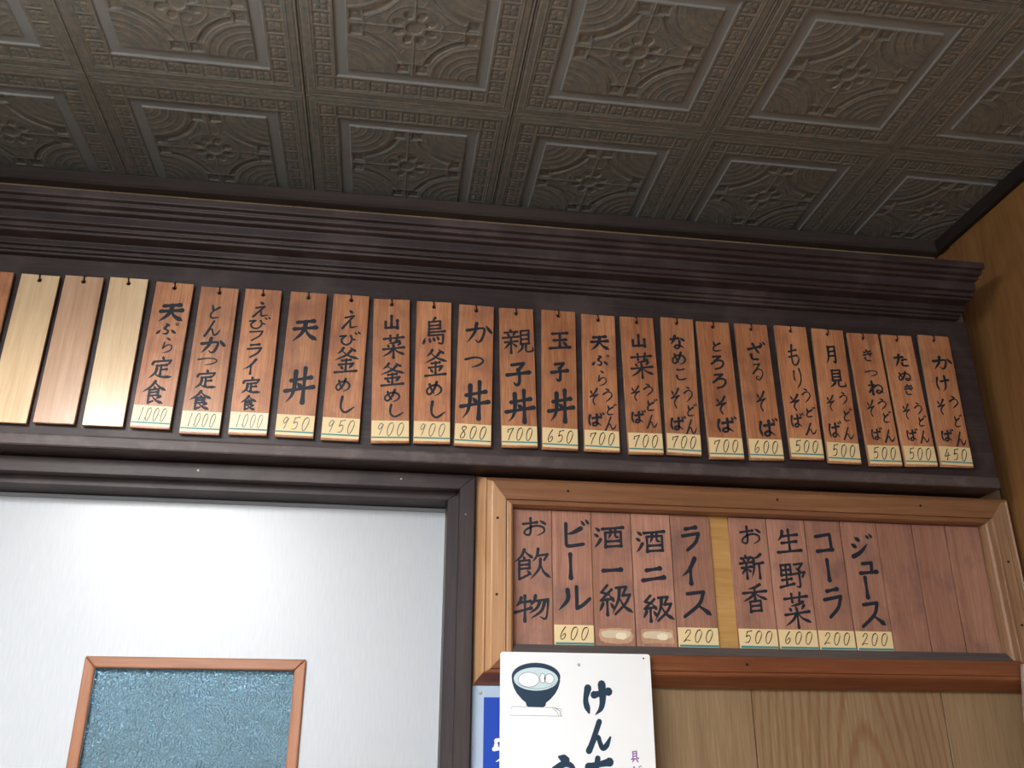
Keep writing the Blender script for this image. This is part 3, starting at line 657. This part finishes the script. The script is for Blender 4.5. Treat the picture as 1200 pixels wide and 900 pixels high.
def hook(root, t):
    """bent nail through the hole reaching back over the top edge"""
    cu = bpy.data.curves.new('hook', 'CURVE'); cu.dimensions = '3D'; cu.bevel_depth = .0015; cu.bevel_resolution = 1
    s = cu.splines.new('POLY'); P = [(0, .001, 0), (0, -t * .6, -.0005), (.0004, -t - .0022, .001), (0.0002, -t - .0024, .006), (-.0004, -t - .002, .013), (-.0006, -t * .5, .0175), (-.0008, .0036, .0205)]
    s.points.add(len(P) - 1)
    for k, p in enumerate(P): s.points[k].co = (*p, 1)
    o = bpy.data.objects.new('tmp', cu); me = bpy.data.meshes.new_from_object(o); bpy.data.objects.remove(o)
    return me
TT = .0095
hook_me = None
MATS = {'T': M_tag, 'P': M_pale, 'M': M_mid}
EN = ['tempura set meal', 'pork cutlet set meal', 'fried prawn set meal', 'tempura rice bowl', 'prawn kettle rice', 'wild vegetable kettle rice', 'chicken kettle rice',
      'cutlet rice bowl', 'chicken and egg rice bowl', 'egg rice bowl', 'tempura noodles', 'wild vegetable noodles', 'mushroom noodles', 'grated yam noodles',
      'basket noodles', 'plain cold noodles', 'moon viewing egg noodles', 'fox noodles with fried tofu', 'tanuki noodles with batter bits', 'plain hot noodles']
blank_lab = ['reddish aged wooden plaque without writing, cut by the left edge of the picture',
             'pale blank wooden plaque, left of the tan blank one', 'tan blank wooden plaque between two pale blank ones',
             'pale blank wooden plaque just left of the plaque reading 天ぷら定食']
for k, (cx, tz, w, h, ang, mt, lay, pr) in enumerate(PLQ):
    w = .0835 + (w - .0835) * .5
    root = empty('menu_plaque', (cx, YB - .0055, tz + E - .014))
    root.rotation_euler = (0, math.radians(-ang), 0)
    word = ''.join(s[0] for s in lay.split())
    if k < 4: lab = blank_lab[k]
    else:
        main = word
        if 'うそどばん' in word: main = word.replace('うそどばん', 'うどん・そば')
        lab = 'hanging reddish plaque brushed %s (%s), %s' % (main, EN[k - 4], 'price ' + pr.rstrip('f'))
    tag(root, lab, 'menu plaque', 'menu plaques hanging from the long board')
    bd = link('board', plaque_mesh(w, h, TT), [MATS[mt], M_edge], root)
    if hook_me is None: hook_me = hook(root, TT); hook_me.materials.append(M_iron)
    hk = bpy.data.objects.new('hook', hook_me); COL.objects.link(hk); hk.parent = root; hk.rotation_euler = (0, math.radians(random.uniform(-7, 7) + ang), 0)
    if lay:
        for s in lay.split():
            ik = Ink()
            c = s[0]; y0, y1, x0, x1 = (float(q) for q in s[1:].split(','))
            cw, ch = (x1 - x0) * w, (y1 - y0) * h
            W = min(.0072, max(.0034, .165 * min(cw, ch * 1.1)))
            if c in '天丼玉子' and ch > .052: W = min(.0092, W * 1.3)
            if c in '食釜菜鳥親見定': W *= .80
            ik.char(c, -w / 2 + x0 * w, -w / 2 + x1 * w, .014 - y0 * h, .014 - y1 * h, W, -TT - .0003)
            link('brushed_character', ik.mesh(), M_ink, root)
        price(root, pr, w, .014 - h * .855, .014 - h * .988, -TT, cream=M_whitepaper if k < 7 else M_cream)

# ------------------------------------------------------------------ the small framed menu
fr = empty('framed_menu', (.85, YW, E + .14)); tag(fr, 'reddish moulded wooden frame on the wall holding the drinks and side dish plaques', 'frame')
def fpart(o): o.parent = fr; o.location = o.location - fr.location; return o
# matched profile points: depth, and distance inward from the outer edge for left/right, top and bottom
FY = [2.0385, 2.0300, 2.0000, 1.9975, 2.0010, 2.0015, 1.9985, 1.9990, 2.0050, 2.0035, 2.0035, 2.0080, 2.0200, 2.0385]
DL = [0, 0, .017, .020, .023, .034, .036, .067, .069, .071, .080, .084, .0865, .0865]
DT = [0, 0, .010, .013, .015, .017, .019, .059, .060, .061, .070, .072, .0735, .0735]
DB = [0, 0, .022, .025, .026, .032, .034, .066, .067, .0675, .068, .0685, .069, .069]
FX0, FX1, FZ0, FZ1 = .2045, 1.5545, .1405, .6070
def frame_piece(name, side, mat):
    n = len(FY); v = []
    cor = {'top': ('TL', 'TR'), 'bottom': ('BL', 'BR'), 'left': ('BL', 'TL'), 'right': ('BR', 'TR')}[side]
    for c in cor:
        for i in range(n):
            v.append((FX0 + DL[i] if c[1] == 'L' else FX1 - DL[i], FY[i], (FZ1 - DT[i] if c[0] == 'T' else FZ0 + DB[i]) + E))
    f = [(i, (i + 1) % n, n + (i + 1) % n, n + i) for i in range(n)] + [tuple(range(n)), tuple(range(n, 2 * n))[::-1]]
    o = fpart(link(name, fix(mesh(v, f)), mat))
    bv = o.modifiers.new('b', 'BEVEL'); bv.width = .0007; bv.segments = 1; bv.limit_method = 'ANGLE'
    return o
frame_piece('rail', 'top', M_frameX); frame_piece('rail', 'bottom', M_frameB)
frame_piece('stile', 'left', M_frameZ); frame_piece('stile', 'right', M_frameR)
fpart(box('backing', .262, 1.5, 2.0365, 2.0395, .2, .56, M_back))
# dusty ledge the plaques stand on
lg = extrude_profile('ledge', [(2.0362, .2275), (2.0230, .2275), (2.0010, .2072), (2.0060, .2060), (2.0362, .2060)], .2885, 1.4705, M_ledge); fpart(lg)
for sx, sz, yy in ((.252, .502, 1.9990), (.2515, .330, 1.9990), (.417, .572, 1.9990), (.93, .572, 1.9990), (1.30, .572, 1.9990), (.815, .190, 1.9990), (1.506, .44, 1.9990), (1.507, .29, 1.999)):
    s = link('screw', disc_me(.0036, .002), M_iron); s.location = (sx, yy, sz + E); fpart(s)

DR = [  # x0, x1, z top, text, price, state
 (.2915, .3828, .5385, 'お.06,.21,.24,.88 飲.3,.54,.03,.97 物.645,.835,.05,.95', ''),
 (.3838, .4766, .5360, 'ビ.07,.285,.22,.92 ー.33,.515,.3,.6 ル.575,.75,.12,.93', '600'),
 (.4776, .5718, .5345, '酒.1,.28,.05,.82 一.42,.47,.25,.72 級.55,.78,.1,.98', 'torn'),
 (.5728, .6680, .5335, '酒.12,.305,.1,.85 二.41,.53,.22,.78 級.62,.82,.17,.97', 'torn'),
 (.6690, .7668, .5310, 'ラ.08,.27,.25,.75 イ.335,.53,.2,.62 ス.58,.775,.18,.88', '200'),
 (.8130, .9082, .5318, 'お.06,.215,.28,.85 新.285,.48,.2,.82 香.52,.73,.18,.86', '500'),
 (.9092, 1.0055, .5320, '生.08,.27,.2,.87 野.34,.545,.18,.88 菜.575,.84,.18,.92', '600'),
 (1.0065, 1.0975, .5322, 'コ.1,.25,.25,.72 ー.31,.475,.4,.62 ラ.53,.755,.25,.82', '200'),
 (1.0985, 1.1912, .5325, 'ジ.1,.28,.22,.82 ュ.32,.41,.38,.85 ー.44,.6,.38,.6 ス.63,.82,.22,.88', '200'),
 (1.1922, 1.2860, .5326, '', ''), (1.2870, 1.3745, .5322, '', ''), (1.3755, 1.4665, .5322, '', ''),
]
EN2 = ['drinks', 'beer', 'first grade sake', 'second grade sake', 'cooked rice', 'pickles', 'raw vegetables', 'cola', 'juice']
bl = {9: 'blank red plaque standing beside the plaque reading ジュース', 10: 'blank red plaque in the middle of the last three in the frame', 11: 'blank red plaque with dark stains against the right end of the frame'}
for k, (x0, x1, zt, lay, pr) in enumerate(DR):
    zt0 = zt
    zb_ = .2277; zt = min(zt, .5325); w = x1 - x0 - .0012; h = zt - zb_; t = .006 + random.uniform(-.0012, .0012)
    root = empty('drinks_plaque', ((x0 + x1) / 2, 2.0362, zt + E - .014))
    word = ''.join(s[0] for s in lay.split())
    if k in bl: lab = bl[k]
    elif pr == 'torn': lab = 'red wooden plaque in the frame brushed %s (%s), with a torn sticker' % (word, EN2[k])
    elif pr: lab = 'red wooden plaque in the frame brushed %s (%s), price %s' % (word, EN2[k], pr)
    else: lab = 'leftmost red wooden plaque in the frame, brushed with お飲物, no price'
    tag(root, lab, 'menu plaque', 'plaques standing in the small frame')
    link('board', plaque_mesh(w, h, t, False), M_drink, root)
    if lay:
        for s in lay.split():
            ik = Ink()
            c = s[0]; y0, y1, a0_, a1_ = (float(q) for q in s[1:].split(','))
            cw, ch = (a1_ - a0_) * w, (y1 - y0) * h
            W = .0092 if c in 'ビールライスコジュ一二' else .0068
            if c == 'お': W = .0060
            if c in '新香飲野菜': W = .0062
            ik.char(c, -w / 2 + a0_ * w, -w / 2 + a1_ * w, .014 - y0 * h, .014 - y1 * h, W, -t - .0003)
            link('brushed_character', ik.mesh(), M_ink, root)
    if pr == 'torn':
        rr = random.Random(k)
        for (q0, q1, z0, z1, m_) in ((.08, .97, .865, .985, M_mid), (.12, .92, .885, .945, M_glue), (.5, .78, .90, .955, M_whitepaper)):
            pts = []
            for a in range(16):
                th = a * math.pi / 8; cx_, cz_ = (q0 + q1) / 2, (z0 + z1) / 2
                e_ = 3.0 if m_ is M_mid else 1.6
                ux = math.copysign(abs(math.cos(th)) ** (2 / (e_ * 2)), math.cos(th)) * (q1 - q0) / 2 * rr.uniform(.82, 1)
                uz = math.copysign(abs(math.sin(th)) ** (2 / (e_ * 2)), math.sin(th)) * (z1 - z0) / 2 * rr.uniform(.8, 1)
                pts.append((-w / 2 + (cx_ + ux) * w, .014 - (cz_ - uz) * h))
            yy = -t - (.0002 if m_ is M_mid else .0004 if m_ is M_glue else .0006)
            link('paper_residue', mesh([(p[0], yy, p[1]) for p in pts], [tuple(range(16))]), m_, root)
    elif pr:
        price(root, pr, w, .014 - h * .855, .014 - h * .997, -t, stripe_low=True)

# ------------------------------------------------------------------ white notice with the bowl
PX0, PX1, PZ = .2585, .5878, .2065; PY = 1.985
po = empty('notice_board', ((PX0 + PX1) / 2, PY, E + PZ)); tag(po, 'white notice hanging over the frame with a noodle bowl picture and large けんち lettering', 'notice')
W_ = PX1 - PX0; HH = .46
def rr_outline(w, h, r, n=5):
    P = []
    for cx, cz, a0_ in ((w / 2 - r, -r, 0), (-w / 2 + r, -r, 90), (-w / 2 + r, -h + r, 180), (w / 2 - r, -h + r, 270)):
        for k in range(n + 1):
            a = math.radians(a0_ + 90 * k / n); P.append((cx + r * math.cos(a), cz + r * math.sin(a)))
    return P
O_ = rr_outline(W_, HH, .006); n = len(O_)
v = [(x, -.002, z) for x, z in O_] + [(x, .002, z) for x, z in O_]
link('panel', fix(mesh(v, [tuple(range(n)), tuple(range(n, 2 * n))[::-1]] + [(i, (i + 1) % n, n + (i + 1) % n, n + i) for i in range(n)])), M_poster, po)
K = W_ / 702.0
def px(x, y): return ((x - 186) * K - W_ / 2, -(y - 100) * K * 1.0)
def flat(name, pts, mat, y, parent): 
    me = mesh([(p[0], y, p[1]) for p in [px(*q) for q in pts]], [tuple(range(len(pts)))])
    bm = bmesh.new(); bm.from_mesh(me); bm.normal_update()
    bmesh.ops.reverse_faces(bm, faces=[f for f in bm.faces if f.normal.y > 0]); bm.to_mesh(me); bm.free()
    return link(name, me, mat, parent)
def ell(cx, cy, rx, ry, n=36, a0_=0, a1_=360): return [(cx + rx * math.cos(math.radians(a0_ + (a1_ - a0_) * k / n)), cy + ry * math.sin(math.radians(a0_ + (a1_ - a0_) * k / n))) for k in range(n + (0 if a1_ - a0_ == 360 else 1))]
pic = empty('bowl_picture', (0, 0, 0), po)
body = [(238, 205)] + [(240, 230), (248, 256), (262, 280), (284, 304), (302, 318), (306, 332), (318, 337), (380, 337), (392, 332), (395, 318), (416, 302), (438, 278), (452, 254), (460, 228), (461, 205)]
flat('bowl_body', body, M_print, -.0022, pic)
flat('bowl_rim', ell(350, 206, 112, 60), M_print, -.0023, pic)
flat('bowl_soup', ell(349, 217, 102, 50), M_soup, -.0024, pic)
ik = Ink()
def ol(pts, w, y=-.0030): 
    P = [px(*q) for q in pts]; ik.ribbon(P + [P[0]], 'u', w, y)
ol(ell(350, 203, 108, 56), .0006, -.0029)
blobs = [ell(316, 220, 48, 32), ell(380, 213, 13, 21), ell(410, 215, 22, 21)]
for bp_ in blobs: flat('bowl_topping', bp_, M_poster, -.0025, pic)
for bp_ in blobs: ol(bp_, .0008)
flat('chopstick_rest', [(240, 335), (425, 338), (465, 345), (468, 374), (230, 372)], M_poster, -.00215, pic)
ol([(240, 335), (425, 338), (465, 345), (468, 374), (230, 372)], .0007, -.0022)
ik.ribbon([px(425, 340), px(445, 356), px(452, 374)], 'u', .0007, -.0022); ik.ribbon([px(436, 341), px(458, 352), px(462, 374)], 'u', .0012, -.0022)
link('outline', ik.mesh(), M_print, pic)
ik = Ink()
for c, x0, x1, y0, y1 in (('け', 570, 686, 236, 368), ('ん', 574, 690, 394, 518), ('ち', 572, 692, 545, 672), ('う', 420, 522, 538, 668)):
    a = px(x0, y0); d = px(x1, y1); ik.char(c, a[0], d[0], a[1], d[1], .0140, -.0023)
link('lettering', ik.mesh(), M_print, po)
ik = Ink()
for c, x0, x1, y0, y1 in (('具', 776, 812, 518, 566), ('だ', 774, 820, 578, 628)):
    a = px(x0, y0); d = px(x1, y1); ik.char(c, a[0], d[0], a[1], d[1], .0026, -.0023)
tag(link('small_lettering', ik.mesh(), M_purple, po), 'small purple lettering')
nl = link('nail', disc_me(.004, .0022), plain('pale_metal', (0.6, 0.6, 0.6), .3, .5, .6), po); a = px(549, 152); nl.location = (a[0], -.002, a[1])
nl = link('pin', disc_me(.0022, .001), M_iron, po); a = px(857, 119); nl.location = (a[0], -.002, a[1])
# a batten behind keeps the notice off the wall
link('spacer', box_me(-.03, .03, .002, .0135, -.045, -.02), M_frameX, po)

# ------------------------------------------------------------------ batten leaning in the corner
bt = link('batten', box_me(-.022, .022, -.006, .006, -.7, .7, .0015), wood('batten_wood', ((0.24, 0.17, 0.14), (0.36, 0.27, 0.22), (0.46, 0.36, 0.3)), 'Z'))
bt.rotation_euler = (0, math.radians(9.5), 0); bt.location = (1.4990 - .7 * math.sin(math.radians(9.5)), 1.9885, E + .197 - .7 * math.cos(math.radians(9.5)))
tag(bt, 'pale narrow wooden batten leaning in the corner below the right end of the frame', 'batten')

# ------------------------------------------------------------------ blue sign behind the notice
sg = empty('enamel_sign', (.36, YW, E + .14)); tag(sg, 'blue sign with a pale border, mostly hidden behind the white notice', 'sign')
def spart(name, me, mat): o = link(name, me, mat, sg); o.location = -sg.location; return o
spart('plate', box_me(.2035, .52, 2.030, 2.033, E - .42, E + .1400, .0012), M_signgrey)
spart('blue_field', box_me(.2296, .494, 2.0294, 2.0300, E - .39, E + .1165), M_blue)
s = link('rivet', disc_me(.0042, .0018, 14), plain('rivet_metal', (0.42, 0.4, 0.34), .5, .4, .4), sg); s.location = Vector((.2221, 2.0299, .1253 + E)) - sg.location
s = link('rivet', disc_me(.0042, .0018, 14), M_metal, sg); s.location = Vector((.502, 2.0299, .1253 + E)) - sg.location
ik = Ink(); ik.char('安', .2515, .304, .0420 + E, -.010 + E, .0078, 2.0291)
o = spart('lettering', ik.mesh(), M_poster); tag(o, 'white lettering')
spart('standoff', box_me(.24, .26, 2.033, 2.0395, E - .02, E + .02), M_iron)
spart('standoff', box_me(.46, .48, 2.033, 2.0395, E - .02, E + .02), M_iron)

# ------------------------------------------------------------------ hanging fluorescent fixture (left of the viewer, above the frame)
lf = empty('fluorescent_lamp', (-.76, .05, E + 1.0)); lf.rotation_euler = (0, 0, math.radians(12)); tag(lf, 'white hanging fluorescent lamp near the ceiling, left of the viewer', 'lamp')
def lpart(name, me, mat): o = link(name, me, mat, lf); return o
lpart('housing', box_me(-.035, .035, -.92, .92, -.02, .03, .006), M_lampbody)
for yy in (-.6, .6): lpart('rod', box_me(-.006, .006, yy - .006, yy + .006, .03, H - 1.0, 0), M_metal)
m, nt, b = newmat('tube_glow'); b.inputs['Emission Color'].default_value = (.97, .98, .96, 1); b.inputs['Emission Strength'].default_value = 34
for xx in (-.055, .055):
    bm = bmesh.new(); bmesh.ops.create_cone(bm, cap_ends=True, segments=16, radius1=.014, radius2=.014, depth=1.78)
    bmesh.ops.rotate(bm, verts=bm.verts, matrix=Matrix.Rotation(math.pi / 2, 3, 'X')); bmesh.ops.translate(bm, verts=bm.verts, vec=(xx, 0, -.006))
    me = bpy.data.meshes.new('tube'); bm.to_mesh(me); bm.free(); lpart('tube', me, m)
